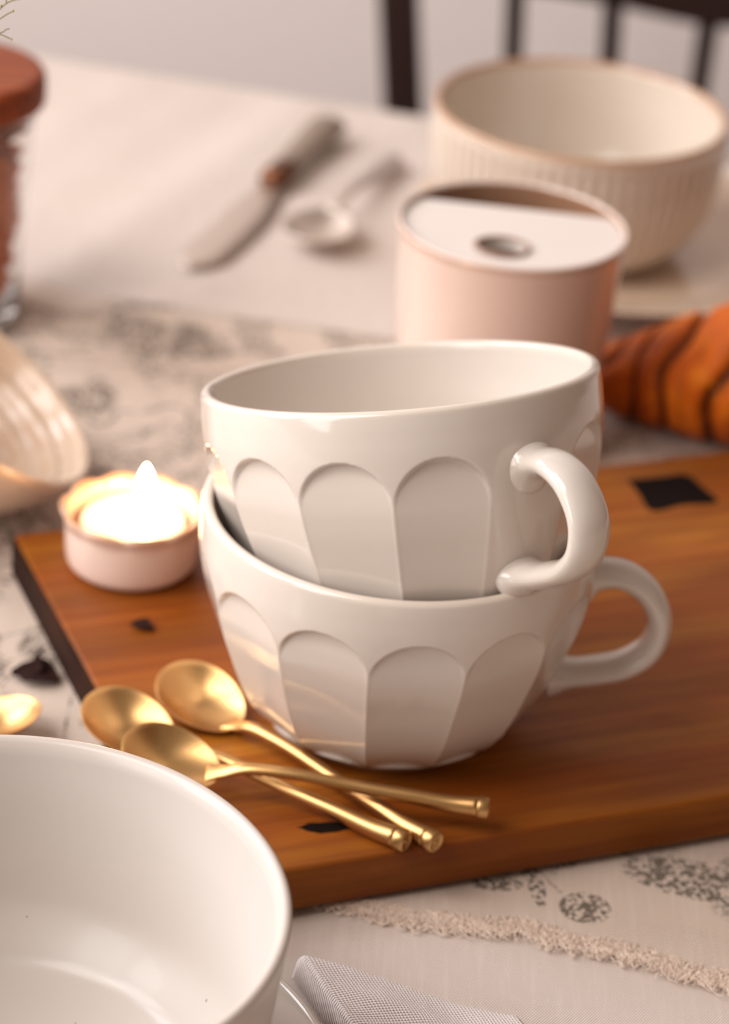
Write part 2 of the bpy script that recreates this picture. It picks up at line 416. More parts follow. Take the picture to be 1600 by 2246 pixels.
# printed runner, frayed along its near hem
hem_px = [(640, 1965), (740, 1991), (870, 2027), (1000, 2040), (1150, 2052), (1250, 2083), (1400, 2112), (1500, 2150), (1600, 2170)]
hem = [P(*h) for h in hem_px]
hx_ = [(h-torg).dot(tx) for h in hem]; hy_ = [(h-torg).dot(ty) for h in hem]
def hem_v(u):
    if u < hx_[0]: return hy_[0] + 0.003*math.sin((u-hx_[0])*40)
    if u > hx_[-1]: return hy_[-1] - 0.003*math.sin((u-hx_[-1])*40)
    return interp(u, hx_, hy_)
fpx = [(100, 640), (430, 668), (860, 755)]
fv = sum((P(*h)-torg).dot(ty) for h in fpx)/3
rows = []
us = np.linspace(-0.55, 1.0, 320)
for i in range(72):
    t = i/71; row = []
    for u in us:
        v = hem_v(u)*(1-t) + (fv + 0.003*math.sin(u*30))*t
        p = ppos(u, v); q = Vector((p.x, p.y, 0))
        lift = 0.0010*max(0, noise.noise(q*17))*sstep(0, 0.05, min(t, 1-t)) + 0.0006*sstep(0.06, 0.0, t)
        row.append((p.x, p.y, max(0, cloth_z(q)) + 0.0008 + lift))
    rows.append(row)
rn = obj('table_runner', grid_surface(rows, False), RUN)
so = rn.modifiers.new('s', 'SOLIDIFY'); so.thickness = 0.0006; so.offset = -1
tag(rn, 'cream linen runner with olive botanical print and frayed hem under the board', 'runner')
vt, ft = [], []
def thread(pts, r):
    b = len(vt)
    for i, p in enumerate(pts):
        t = (pts[min(i+1, len(pts)-1)]-pts[max(i-1, 0)]).normalized()
        s = t.cross(Vector((0, 0, 1))).normalized(); u_ = s.cross(t)
        for k in range(3):
            a = 2*math.pi*k/3; vt.append(tuple(p + s*r*math.cos(a) + u_*r*math.sin(a)))
    for i in range(len(pts)-1):
        for k in range(3):
            k2 = (k+1) % 3; ft.append((b+i*3+k, b+i*3+k2, b+i*3+3+k2, b+i*3+3+k))
u = hx_[0]-0.02
while u < 0.55:
    dens = 1.0 if u < hx_[-1]+0.01 else 0.3
    if random.random() < dens:
        v = hem_v(u)+0.0012; L = random.uniform(0.002, 0.0062); wdt = random.uniform(0.0008, 0.0034); sk = random.uniform(-0.004, 0.004)
        h = random.uniform(0.0, 0.0006); st = random.uniform(-0.001, 0.006)
        q = [ppos(u, v+st), ppos(u+sk*0.4, v+st-L*0.6), ppos(u+sk+wdt*0.5, v+st-L), ppos(u+sk*0.7+wdt, v+st-L*0.55), ppos(u+wdt*1.1, v+st-L*random.uniform(-0.1, 0.4))]
        zs_ = [0.0012, 0.0012+h, 0.0008+h*0.6, 0.0012+h, 0.0010]
        thread(catmull([p+Vector((0, 0, z_+0.0004)) for p, z_ in zip(q, zs_)], 3), random.uniform(0.00008, 0.00014))
    u += 0.00014
fr = obj('fringe', (vt, [], ft), FRINGE, rn); fr['kind'] = 'stuff'; fr['label'] = 'frayed thread fringe along the near hem'

# ------------------------------------------------------------------ chair behind the table
CY = 1.56
def wx(u, v): return PY(u, v, CY)
chair = thing('dining_chair', 'dark stained wooden chair with upright slats behind the table', 'chair', (wx(1240, 0).x, CY, -0.75))
cx = chair.location.x
def cpart(name, p_top, p_bot, w, dth, z0, z1):
    """a post through two photo points, extended from z0 to z1"""
    a, b = wx(*p_top), wx(*p_bot); k = (a.x-b.x)/(a.z-b.z)
    bm = bmesh.new(); box(bm, -w/2, w/2, -dth/2, dth/2, z0, z1, 0.003)
    for v in bm.verts: v.co.x += b.x + (v.co.z - 0.75 - b.z)*k - cx
    return obj(name, bm, CHAIRW, chair, smooth=False)
s_w = CY*1.06/F
cpart('back_post', (876, 0), (886, 245), 84*s_w, 0.032, 0.0, 0.90)
cpart('back_slat', (1131, 0), (1126, 115), 42*s_w, 0.014, 0.47, 0.80)
cpart('back_slat', (1346, 0), (1338, 130), 42*s_w, 0.014, 0.47, 0.80)
cpart('back_slat', (1562, 0), (1534, 190), 42*s_w, 0.014, 0.47, 0.80)
cpart('back_slat', (1775, 0), (1745, 190), 42*s_w, 0.014, 0.47, 0.80)
cpart('back_post', (2030, 0), (2010, 245), 84*s_w, 0.032, 0.0, 0.90)
zr0 = wx(1300, -22).z + 0.75; zr1 = wx(1600, 34).z + 0.75
xl, xr = wx(876, 0).x - cx, wx(2030, 0).x - cx
rows = []
for i in range(25):
    t = i/24; x = xl + (xr-xl)*t
    zlow = zr0 - (zr0-zr1+0.004)*math.exp(-((t-0.62)/0.22)**2) + 0.01*(t < 0.0)
    ztop = 0.885 + 0.025*math.sin(math.pi*t)
    rows.append([(x, -0.011, zlow), (x, 0.011, zlow), (x, 0.012, ztop), (x, -0.012, ztop)])
obj('top_rail', grid_surface(rows, True, False, True, True), CHAIRW, chair, smooth=False)
bm = bmesh.new(); box(bm, xl, xr, -0.01, 0.01, 0.47, 0.51, 0.003); obj('lower_rail', bm, CHAIRW, chair, smooth=False)
bm = bmesh.new(); box(bm, xl-0.01, xr+0.01, -0.40, 0.0, 0.435, 0.462, 0.008); obj('seat', bm, CHAIRW, chair, smooth=False)
for x in (xl+0.01, xr-0.01):
    bm = bmesh.new(); box(bm, x-0.018, x+0.018, -0.385, -0.35, 0, 0.436, 0.003); obj('front_leg', bm, CHAIRW, chair, smooth=False)

# ------------------------------------------------------------------ cutting board
ZB = 0.018
L0 = P(24, 1172, ZB); F1 = P(640, 1906, ZB); F2 = P(1600, 1745, ZB)
bang = math.atan2(F2.y-F1.y, F2.x-F1.x)
ex = Vector((math.cos(bang), math.sin(bang), 0)); ey = Vector((-math.sin(bang), math.cos(bang), 0))
depth_b = (L0-F1).dot(ey); x_left = (L0-F1).dot(ex)
org = F1 + ex*x_left; org.z = 0.003                   # near left corner of the board
board = thing('cutting_board', 'thick oiled brown wooden board carrying the cups, spoons and candle', 'board', org, bang)
bm = bmesh.new(); box(bm, 0.0008, 0.43, 0, depth_b, 0, 0.015, 0.0016, 3); obj('plank', bm, BOARD, board)
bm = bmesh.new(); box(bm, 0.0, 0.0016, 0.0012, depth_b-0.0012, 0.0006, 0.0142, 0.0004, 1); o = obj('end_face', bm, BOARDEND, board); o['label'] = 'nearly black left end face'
def bl(u, v, z=ZB):                                    # photo pixel on the board top -> board coordinates
    q = P(u, v, z)-org; return Vector((q.dot(ex), q.dot(ey), 0.015))
def patch(name, pts, th, label, jag=0.0, base=0.01495, n=5):
    """a thin slab with an irregular outline lying on the board top"""
    pts = catmull([Vector((p.x, p.y, 0)) for p in pts] + [Vector((pts[0].x, pts[0].y, 0))], n)[:-1]
    bm = bmesh.new(); a = []; b = []
    for p in pts:
        q = p + Vector((noise.noise(p*400), noise.noise(p*400+Vector((5, 5, 5))), 0))*jag
        a.append(bm.verts.new((q.x, q.y, base))); b.append(bm.verts.new((q.x, q.y, base+th)))
    k = len(a)
    for i in range(k): bm.faces.new((a[i], a[(i+1) % k], b[(i+1) % k], b[i]))
    bm.faces.new(b); bm.faces.new(a[::-1])
    o = obj(name, bm, KNOT, board, smooth=False); o['label'] = label; return o
patch('dark_patch', [bl(1378, 1053), bl(1405, 1088), bl(1432, 1121), bl(1500, 1108), bl(1575, 1102), bl(1545, 1072), bl(1505, 1042), bl(1440, 1048)], 0.0002, 'black four-sided patch near the far edge', 0.0004)  # flat black patch, barely proud of the wood
patch('knot', [bl(650, 1813), bl(690, 1806), bl(745, 1803), bl(780, 1812), bl(745, 1824), bl(690, 1827)], 0.00012, 'black pointed knot below the spoon handles', 0.0008)

# ------------------------------------------------------------------ cups
CH = 0.0745
PD_ = [0, 3, 12, 20, 28, 35, 42, 49, 55, 61, 66, 69.5, 71.8, 73.2, 74.5]
PR_ = [57.2, 57.6, 57.8, 57.2, 56.0, 54.2, 51.8, 49.4, 47.0, 44.0, 40.4, 36.8, 33.0, 31.2, 30.4]
dd = np.linspace(0, 74.5, 400)
rr_s = np.interp(dd, PD_, PR_); ker = np.ones(29)/29
pad = np.concatenate([np.full(14, rr_s[0]), rr_s, np.full(14, rr_s[-1])]); rr_s = np.convolve(pad, ker, 'valid')
def cup_r(d): return float(np.interp(d*1000, dd, rr_s))/1000
def make_cup(label):
    root = thing('cup', label, 'cup')
    NS = 13*52; CELL = 2*math.pi/13
    def outer(d, a):
        R0 = cup_r(d); k = round(a/CELL)
        if k % 13 == 0: return R0
        u_ = a - k*CELL
        hw = 0.998*(CELL/2)*R0; s = abs(u_)*R0
        dt, db = 0.0135, 0.0695
        hw_t = 0.998*(CELL/2)*cup_r(dt+0.012)
        if d-dt < hw_t: q = hw_t - math.hypot(s, hw_t-(d-dt))
        else: q = hw - s
        if db-d < hw*0.5: q = min(q, (db-d) - 0.0025*(1-(s/hw)**2) if s < hw else q)
        m_ = sstep(0.0, 0.0006, q)
        chord = R0*(1-math.cos(CELL/2)/math.cos(min(abs(u_), CELL/2)))
        return R0 - m_*(chord*1.08 + 0.00012 + 0.0007*sstep(0.016, 0.0, d-dt))
    rows = []
    angs = [2*math.pi*j/NS for j in range(NS)]
    # foot underside then up the outside
    for (r, z) in ((0.0245, 0.0020), (0.0262, 0.0006), (0.0282, 0.0), (0.0300, 0.0004)):
        rows.append([(r*math.cos(a), r*math.sin(a), z) for a in angs])
    for d in list(np.linspace(0.0740, 0.0042, 130)) + [0.0030, 0.0020, 0.0012]:
        rows.append([(outer(d, a)*math.cos(a), outer(d, a)*math.sin(a), CH-d) for a in angs])
    rt = cup_r(0)
    for t in (20, 50, 80, 110, 140, 165):
        r = rt-0.0016+0.0016*math.cos(R_(t)); z = CH-0.0012+0.0014*math.sin(R_(t))
        rows.append([(r*math.cos(a), r*math.sin(a), z) for a in angs])
    for d in list(np.linspace(0.003, 0.066, 34)):
        r = cup_r(d)-0.0031-0.0012*d/0.066; r = min(r, 1)
        rows.append([(r*math.cos(a), r*math.sin(a), CH-d) for a in angs])
    for r, z in ((0.031, 0.0074), (0.026, 0.0064), (0.018, 0.006), (0.008, 0.006)):
        rows.append([(r*math.cos(a), r*math.sin(a), z) for a in angs])
    obj('cup_body', grid_surface(rows, True, False, True, True), CUP, root)
    pth = catmull([(r_, 0, CH-d_) for r_, d_ in ((.0545, .0190), (.0590, .0184), (.0655, .0183), (.0725, .0220), (.0772, .0285), (.0784, .0350), (.0760, .0420), (.0695, .0472), (.0605, .0500), (.0528, .0514), (.0470, .0520))], 7)
    N = len(pth); rd = []
    for i in range(N):
        t = i/(N-1)
        fl = math.exp(-(t/0.075)**2); fb = math.exp(-((1-t)/0.08)**2)
        rd.append((0.0063 + 0.0026*fl + 0.0020*fb + 0.0005*math.sin(math.pi*t), 0.0037 + 0.0052*fl + 0.0030*fb))
    obj('handle', tube(pth, rd, 28, side=(0, 1, 0)), CUP, root)
    return root
def az(a): return math.atan2(-math.cos(R_(a)), math.sin(R_(a)))     # azimuth from the camera side, to the right
lower = make_cup('white faceted stoneware cup standing on the board, lower of the two stacked')
lower.location = (0.0107, 0.7020, ZB+0.0002); lower.rotation_euler = (0, 0, az(91))
upper = copy_tree(lower)
for ch in lower.children:
    if ch.name.startswith('handle'): ch.scale.z = 1.09; ch.location.z = -0.0050
lower.scale = (1.014, 1.014, 0.978)
upper['label'] = 'white faceted stoneware cup tilted inside the other, upper of the two'
upper['group'] = lower['group'] = 'stacked faceted cups'
nrm = Vector((-0.15665, 0.26571, 0.95124)).normalized()
hd = Vector((math.sin(R_(39)), -math.cos(R_(39)), 0)); hd = (hd - nrm*hd.dot(nrm)).normalized()
M_ = Matrix((hd, nrm.cross(hd), nrm)).transposed().to_4x4()
ctr = Vector((0.0068, 0.7088, 0.1291)); M_.translation = ctr - nrm*CH
upper.rotation_euler = M_.to_euler(); upper.location = M_.translation

# ------------------------------------------------------------------ ribbed bowls and plates
STX = np.linspace(0, 1, 41); STY = np.interp(STX, [0, 0.03, 0.08, 0.14, 0.22, 0.35, 0.6, 0.85, 1.0], [0.70, 0.75, 0.81, 0.858, 0.892, 0.922, 0.958, 0.985, 1.0])
STY = np.convolve(np.concatenate([[STY[0]]*2, STY, [STY[-1]]*2]), np.ones(5)/5, 'valid')
def make_bowl(label, R, Ht, Rb, mat, nr, ribs=0.0006, wall=0.0033, pw=2.1, steep=False):
    root = thing('bowl', label, 'bowl')
    zt = Ht
    def orad(z):
        t = z/zt
        if steep: return R*interp(t, STX, STY)
        return Rb + (R-Rb)*(1-(1-t)**pw)**0.62
    zs = [0.004 + (zt-0.0016-0.004)*((i/46)) for i in range(47)]
    prof = [(Rb*0.80, 0.002), (Rb*0.84, 0.0), (Rb*0.90, 0.0), (Rb*0.94, 0.002)]
    no = len(prof)
    prof += [(orad(z), z) for z in zs]; n1 = len(prof)
    for t in (25, 60, 90, 120, 155): prof.append((R-wall/2+wall/2*math.cos(R_(t)), zt-0.0016+0.0016*math.sin(R_(t))))
    zi = [zt-0.0025 - (zt-0.0025-0.007)*(i/30) for i in range(31)]
    prof += [(orad(z)-wall-0.0005 - 0.004*sstep(0.02, 0.007, z), z) for z in zi]
    ri = prof[-1][0]
    prof += [(ri-0.003, 0.0058), (ri-0.008, 0.0052), (ri*0.5, 0.005), (0.004, 0.005)]
    def fn(i, r, z, a):
        if no <= i < n1:
            m_ = sstep(zt-0.005, zt-0.008, z)*sstep(0.004, 0.008, z)
            return r - ribs*m_*(1-abs(math.cos(a*nr/2))**0.8*1.0), z
        return r, z
    obj('bowl_body', lathe(prof, nr*8, fn), mat, root)
    return root
def make_plate(label, R, mat, h=0.012):
    root = thing('plate', label, 'plate')
    prof = [(R*0.50, 0.0015), (R*0.53, 0), (R*0.56, 0), (R*0.59, 0.002), (R*0.72, 0.004), (R*0.88, h*0.62), (R*0.97, h-0.0026), (R, h-0.001), (R*0.997, h), (R*0.985, h+0.0002), (R*0.96, h-0.0006),
            (R*0.86, h*0.72+0.001), (R*0.70, 0.0062), (R*0.62, 0.0048), (R*0.55, 0.0042), (0.006, 0.004)]
    pp = catmull([(a, 0, b) for a, b in prof], 4)
    obj('plate_body', lathe([(p.x, p.z) for p in pp], 144), mat, root); return root

HB = 0.0595
fc = P(-12, 1967, 0.0745)
bf = make_bowl('large cream ribbed bowl in the near left corner, its inside in view', 0.0705, HB+0.006, 0.050, BOWL, 84, 0.0009, steep=True)
fz = 0.0745-(HB+0.006)
bf.location = (fc.x, fc.y, fz)
pf = make_plate('white plate under the near ribbed bowl, beside the folded napkin', 0.083, PLATE, 0.012); pf.location = (fc.x+0.004, fc.y, fz-0.0046)
bc = P(1277, 238, 0.0755)
bb = make_bowl('blush ribbed bowl with a brown rim standing in the background by the chair', 0.0625, 0.0600, 0.0370, BOWLB, 66, 0.0022, pw=3.2)
bb.location = (bc.x, bc.y, 0.0625-0.0505)
pb = make_plate('pale plate under the background ribbed bowl, behind the croissant', 0.090, DISH, 0.0160); pb.location = (bc.x+0.021, bc.y-0.006, 0.0105)
bb.location.z = 0.0162

# ------------------------------------------------------------------ lidded tumbler
TZ = 0.0895
tc_ = P(1126, 491, 0.0895)
tum = thing('tumbler', 'blush ceramic tumbler with brown edge and partly open lid behind the cups', 'tumbler', (tc_.x, tc_.y, 0.0019))
RT = 0.0425
tp = [(0.031, 0.002), (0.033, 0), (0.0355, 0.0), (0.0368, 0.0025), (0.0378, 0.02), (0.0392, 0.045), (0.0408, 0.07), (0.0420, 0.083), (0.0424, 0.0862), (0.0420, 0.0878), (0.0411, 0.0880), (0.0402, 0.0870), (0.0398, 0.083), (0.0388, 0.068), (0.0372, 0.045), (0.0358, 0.02), (0.034, 0.006), (0.004, 0.005)]
pp = catmull([(a, 0, b) for a, b in tp], 5)
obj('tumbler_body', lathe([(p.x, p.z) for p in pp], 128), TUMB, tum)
# the lid: a disc cut straight at the back with a round finger hole
lz = 0.0848
ch1, ch2 = P(893, 447, lz)-tum.location, P(1372, 500, lz)-tum.location
ch1 = Vector((ch1.x, ch1.y, 0)); ch2 = Vector((ch2.x, ch2.y, 0)); cd = (ch2-ch1).normalized(); cnn = Vector((-cd.y, cd.x, 0))
doff = ch1.dot(cnn)
hc = P(1101, 549, lz+0.002)-tum.location; RL = 0.0400
outer_l = []
a0 = math.asin(doff/RL); base = math.atan2(cd.y, cd.x)
for i in range(73):
    a = base + a0 - (math.pi + 2*a0)*i/72
    outer_l.append(Vector((RL*math.cos(a), RL*math.sin(a))))
hole = [Vector((hc.x + 0.0092*math.cos(2*math.pi*i/40), hc.y + 0.0080*math.sin(2*math.pi*i/40))) for i in range(40)]
pts2 = [v for v in outer_l] + hole
ed = [(i, (i+1) % 73) for i in range(73)] + [(73+i, 73+(i+1) % 40) for i in range(40)]
res = geometry.delaunay_2d_cdt(pts2, ed, [], 0, 1e-7)
vv2, ee2, ff2 = res[0], res[1], res[2]
bm = bmesh.new(); th = 0.0034
tops = [bm.verts.new((v.x, v.y, lz+0.0002)) for v in vv2]
for t in ff2:
    c_ = (vv2[t[0]]+vv2[t[1]]+vv2[t[2]])/3
    inhole = ((c_.x-hc.x)/0.0092)**2 + ((c_.y-hc.y)/0.0080)**2 < 1
    if not inhole and c_.x*cnn.x + c_.y*cnn.y < doff + 1e-6: bm.faces.new([tops[i] for i in t])
ext = bmesh.ops.extrude_face_region(bm, geom=bm.faces[:])
for v in [g for g in ext['geom'] if isinstance(g, bmesh.types.BMVert)]: v.co.z -= th
lid = obj('lid', bm, LIDM, tum, smooth=False); lid['label'] = 'white flat lid cut straight at the back with a round hole'
lid.location.z = 0.0008
# raised bead around the finger hole
ringp = [Vector((hc.x+0.0096*math.cos(2*math.pi*i/48), hc.y+0.0084*math.sin(2*math.pi*i/48), lz+0.0009)) for i in range(48)]
rows = []
for i, p in enumerate(ringp):
    q = Vector((p.x-hc.x, p.y-hc.y, 0)).normalized()
    rows.append([p + q*0.0009*math.cos(2*math.pi*k/8) + Vector((0, 0, 0.0006*math.sin(2*math.pi*k/8))) for k in range(8)])
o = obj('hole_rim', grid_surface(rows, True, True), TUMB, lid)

# ------------------------------------------------------------------ tealight in its scalloped dish
kc = P(292, 1122, 0.0375)
hold = thing('candle_holder', 'small blush ceramic candle dish with scalloped rim beside the cups', 'candle holder', (kc.x, kc.y, ZB+0.0002))
hp = [(0.0150, 0.0012), (0.0165, 0.0), (0.0190, 0.0002), (0.0212, 0.0022), (0.0219, 0.006), (0.0221, 0.011), (0.0222, 0.0150), (0.0230, 0.0168), (0.0236, 0.0180), (0.0234, 0.0190), (0.0224, 0.0192), (0.0210, 0.0184), (0.0202, 0.0165), (0.0199, 0.012), (0.0196, 0.005), (0.018, 0.0034), (0.003, 0.003)]
pp = catmull([(a, 0, b*1.10) for a, b in hp], 4)
def hfn(i, r, z, a):
    m_ = sstep(0.0145, 0.0196, z)*sstep(0.0195, 0.0212, r)
    w = abs(math.cos(a*5.0))
    return r*(1 + 0.045*m_*(w-0.6)), z + 0.0011*m_*(w-0.6)
obj('dish_body', lathe([(p.x, p.z) for p in pp], 176, hfn), HOLD, hold)
candle = thing('tealight_candle', 'lit white tealight candle burning in the scalloped dish', 'candle', (kc.x, kc.y, ZB+0.0032))
wp = [(0.0160, 0.0), (0.0168, 0.0008), (0.0170, 0.0120), (0.0168, 0.0134), (0.0160, 0.0137), (0.0145, 0.0135), (0.010, 0.0133), (0.003, 0.0132)]
pp = catmull([(a, 0, b) for a, b in wp], 4)
obj('wax', lathe([(p.x, p.z) for p in pp], 96), WAX, candle)
fl = P(318, 1127, ZB+0.0032+0.0135)-candle.location
wk = catmull([(fl.x, fl.y, 0.0125), (fl.x, fl.y, 0.0155), (fl.x+0.0006, fl.y, 0.0178)], 4)
obj('wick', tube(wk, [0.0007]*len(wk), 8), WICK, candle)
fp = [(0.0004, 0.0142), (0.0018, 0.0157), (0.0028, 0.0182), (0.0031, 0.0207), (0.0028, 0.0236), (0.0020, 0.0264), (0.0010, 0.0288), (0.0002, 0.0302)]
pp = catmull([(a, 0, b) for a, b in fp], 4)
bm = lathe([(max(p.x*1.12, 0.0001), 0.0142+(p.z-0.0142)*1.10) for p in pp], 24)
for v in bm.verts: v.co.x += fl.x - 0.0003*0; v.co.y += fl.y
obj('flame', bm, FLAME, candle)

# ------------------------------------------------------------------ gold spoons
def make_spoon(label, mat=GOLD, Lb=0.0290, Wb=0.0240, Lt=0.1090, bend=1.0, name='teaspoon', endr=0.0033):
    """built along +x from the bowl tip; underside of the bowl at z = 0"""
    root = thing(name, label, 'spoon')
    rows = []; NA = 48
    dep = 0.0058
    for k in range(13):
        q = k/12; row = []
        for j in range(NA):
            a = 2*math.pi*j/NA
            egg = 1 - 0.10*math.cos(a)
            x = Lb/2*(1 + q*math.cos(a)) ; y = Wb/2*q*math.sin(a)*egg
            z = dep*(q**2.1) - 0.0040*q*math.cos(a)*q
            row.append((x, y, z))
        rows.append(row)
    ins = [[(x, y, z+0.0008*(1-0.55*(k/12))) for (x, y, z) in rows[k]] for k in range(12, -1, -1)]
    rim = [[(Lb/2+(x-Lb/2)*1.012, y*1.012, z+0.0004) for (x, y, z) in rows[12]]]
    rows[0] = [(Lb/2+(x-Lb/2)*1, y, z) for x, y, z in rows[0]]
    bm = grid_surface(rows[1:] + rim + ins[:-1], True, False, True, True)
    obj('spoon_bowl', bm, mat, root)
    zz = [(Lb-0.0040, 0.0016), (Lb+0.001, 0.0030), (Lb+0.008, 0.0058), (Lb+0.022, 0.0064), (Lb+0.038, 0.0050), (Lb+0.056, 0.0040), (Lt-0.012, 0.0031), (Lt-0.0035, endr+0.0002)]
    pth = catmull([(x, 0, z) for x, z in zz], 7); n = len(pth); rd = []
    for i, p in enumerate(pth):
        t = (p.x-Lb)/(Lt-Lb)
        a = interp(t, [-0.05, 0.0, 0.12, 0.45, 0.75, 0.95, 1.0], [0.0034, 0.0026, 0.0021, 0.0019, 0.0023, 0.0030, endr-0.0001])
        b = interp(t, [-0.05, 0.0, 0.12, 0.45, 0.75, 0.95, 1.0], [0.0006, 0.0011, 0.0016, 0.0018, 0.0023, 0.0030, endr-0.0001])
        rd.append((a, b))
    obj('handle', tube(pth, rd, 16, side=(0, 1, 0)), mat, root)
    if endr > 0.002:
        pr = [(endr-0.0005, -0.0036), (endr-0.0001, -0.0034), (endr, -0.0030), (endr, -0.0005), (endr-0.0004, -0.0001), (endr-0.0008, 0), (endr-0.0010, -0.0003), (0.0007, -0.0003), (0.0005, 0.0)]
        bm = lathe(pr, 24)
        bm.transform(Matrix.Translation((Lt, 0, endr+0.0001)) @ Matrix.Rotation(R_(90), 4, 'Y'))
        e_ = obj('end_cap', bm, mat, root)
        # stamped cross in the end disc
        b = bmesh.new()
        for an in (35, 125):
            box(b, -0.00005, 0.00012, -0.0012, 0.0012, -0.00016, 0.00016, 0, 1, Matrix.Translation((Lt, 0, endr+0.0001)) @ Matrix.Rotation(R_(an), 4, 'X'))
        obj('stamped_mark', b, mat, e_, smooth=False)
    return root
def lay(o, tip_px, end_px, z_tip=ZB, z_end=ZB, roll=0.0, L=0.109):
    a = P(*tip_px, z_tip+0.004); b = P(*end_px, z_end+0.0033)
    d_ = b-a; d_.z = (z_end-z_tip)
    yaw = math.atan2(d_.y, d_.x); pit = -math.atan2(d_.z, math.hypot(d_.x, d_.y))
    o.rotation_euler = (roll, pit, yaw)
    q = Vector((math.cos(yaw), math.sin(yaw), 0))
    o.location = Vector((b.x, b.y, 0)) - q*L; o.location.z = z_tip
    return o
sA = make_spoon('brushed gold teaspoon nearest the cups, its bowl beside the lower cup'); sA['group'] = 'gold teaspoons'
lay(sA, (368, 1492), (961, 1848), ZB+0.0006, ZB+0.0002, roll=R_(7))
sB = copy_tree(sA); sB['label'] = 'brushed gold teaspoon with its bowl furthest left on the board'
lay(sB, (184, 1552), (895, 1845), ZB+0.0008, ZB+0.0002, roll=R_(8))
sC = copy_tree(sA); sC['label'] = 'brushed gold teaspoon crossing on top of the other two handles'
lay(sC, (264, 1650), (1074, 1769), ZB+0.0068, ZB+0.0052, roll=R_(15), L=0.109*0.97); sC.scale = (0.97, 0.97, 0.97)
sD = copy_tree(sA); sD['label'] = 'gold teaspoon off the board at the left frame edge behind the bowl'
sD.rotation_euler = (0, 0, R_(170)); q = P(86, 1592, 0.008); sD.location = (q.x, q.y, 0.0022)

# ------------------------------------------------------------------ knife and spoon lying on the cloth
ka, kb = P(412, 590, 0.003), P(722, 292, 0.003)
kd = kb-ka; KL = kd.length
knife = thing('table_knife', 'broad-bladed table knife with grey handle and copper collar on the tablecloth', 'knife', (ka.x, ka.y, 0.0026), math.atan2(kd.y, kd.x))
kf = ((P(600, 405, 0.003)-ka).length)/KL
xb = KL*kf
rows = []
for i in range(30):
    t = i/29; x = xb*t
    w = 0.0108*min(1, (t/0.14))**0.5*(1-0.38*sstep(0.6, 1, t))
    w = max(w, 0.0006)
    off = -0.002*math.sin(math.pi*min(1, t*1.1))
    rows.append([(x, -w+off, 0.0004), (x, -w*0.3+off, 0.0014), (x, w*0.8+off, 0.0017), (x, w+off, 0.0012), (x, w*0.8+off, 0.0004), (x, -w*0.3+off, 0.0002)])
obj('blade', grid_surface(rows, True, False, True, True), STEEL, knife)
bm = tube([(xb-0.004, 0, 0.0042), (xb+0.002, 0, 0.0042), (xb+0.010, 0, 0.0043), (xb+0.014, 0, 0.0043)], [(0.0066, 0.0042), (0.0075, 0.0044), (0.0074, 0.0044), (0.0070, 0.0042)], 16, side=(0, 1, 0))
obj('collar', bm, COPPER, knife)
hp_ = catmull([(xb+0.013, 0, 0.0044), (xb+0.03, 0, 0.0047), (KL-0.03, 0, 0.0052), (KL-0.008, 0, 0.0052), (KL-0.002, 0, 0.005), (KL, 0, 0.005)], 5)
n = len(hp_)
obj('handle', tube(hp_, [(interp(i/(n-1), [0, .2, .6, .85, .95, 1], [.0070, .0072, .0090, .0092, .0070, .002]), interp(i/(n-1), [0, .2, .6, .85, .95, 1], [.0040, .0042, .0050, .0050, .004, .001])) for i in range(n)], 16, side=(0, 1, 0)), HORN, knife)
ts = make_spoon('small steel spoon lying right of the table knife, its bowl bright', STEEL, 0.045, 0.030, 0.142, name='steel_spoon', endr=0.0)if False else None
def make_steel_spoon(label):
    root = thing('steel_spoon', label, 'spoon')
    Lb, Wb, Lt, dep = 0.048, 0.031, 0.150, 0.007
    rows = []
    for k in range(1, 11):
        q = k/10
        rows.append([(Lb/2*(1+q*math.cos(2*math.pi*j/40)), Wb/2*q*math.sin(2*math.pi*j/40)*(1-0.12*math.cos(2*math.pi*j/40)), dep*q**2) for j in range(40)])
    ins = [[(x, y, z+0.001) for x, y, z in r_] for r_ in rows[::-1]]
    obj('spoon_bowl', grid_surface(rows+ins, True, False, True, True), STEEL, root)
    pth = catmull([(Lb-0.003, 0, 0.0074), (Lb+0.012, 0, 0.0094), (Lb+0.035, 0, 0.0080), (Lt-0.03, 0, 0.0035), (Lt, 0, 0.0022)], 7); n = len(pth)
    obj('handle', tube(pth, [(interp(i/(n-1), [0, .15, .5, .9, 1], [.0035, .0028, .0036, .0065, .0035]), interp(i/(n-1), [0, .15, .5, .9, 1], [.0008, .0016, .0015, .0015, .001])) for i in range(n)], 14, side=(0, 1, 0)), STEEL, root)
    return root
ts = make_steel_spoon('steel spoon lying right of the table knife on the tablecloth')
a = P(668, 545, 0.006); b = P(868, 350, 0.003); yaw = math.atan2(b.y-a.y, b.x-a.x)
ts.rotation_euler = (0, 0, yaw); ts.location = (a.x, a.y, 0.0022)
k_ = (Vector((b.x, b.y, 0))-Vector((a.x, a.y, 0))).length/0.150; ts.scale = (k_, 1.0, 1.0)

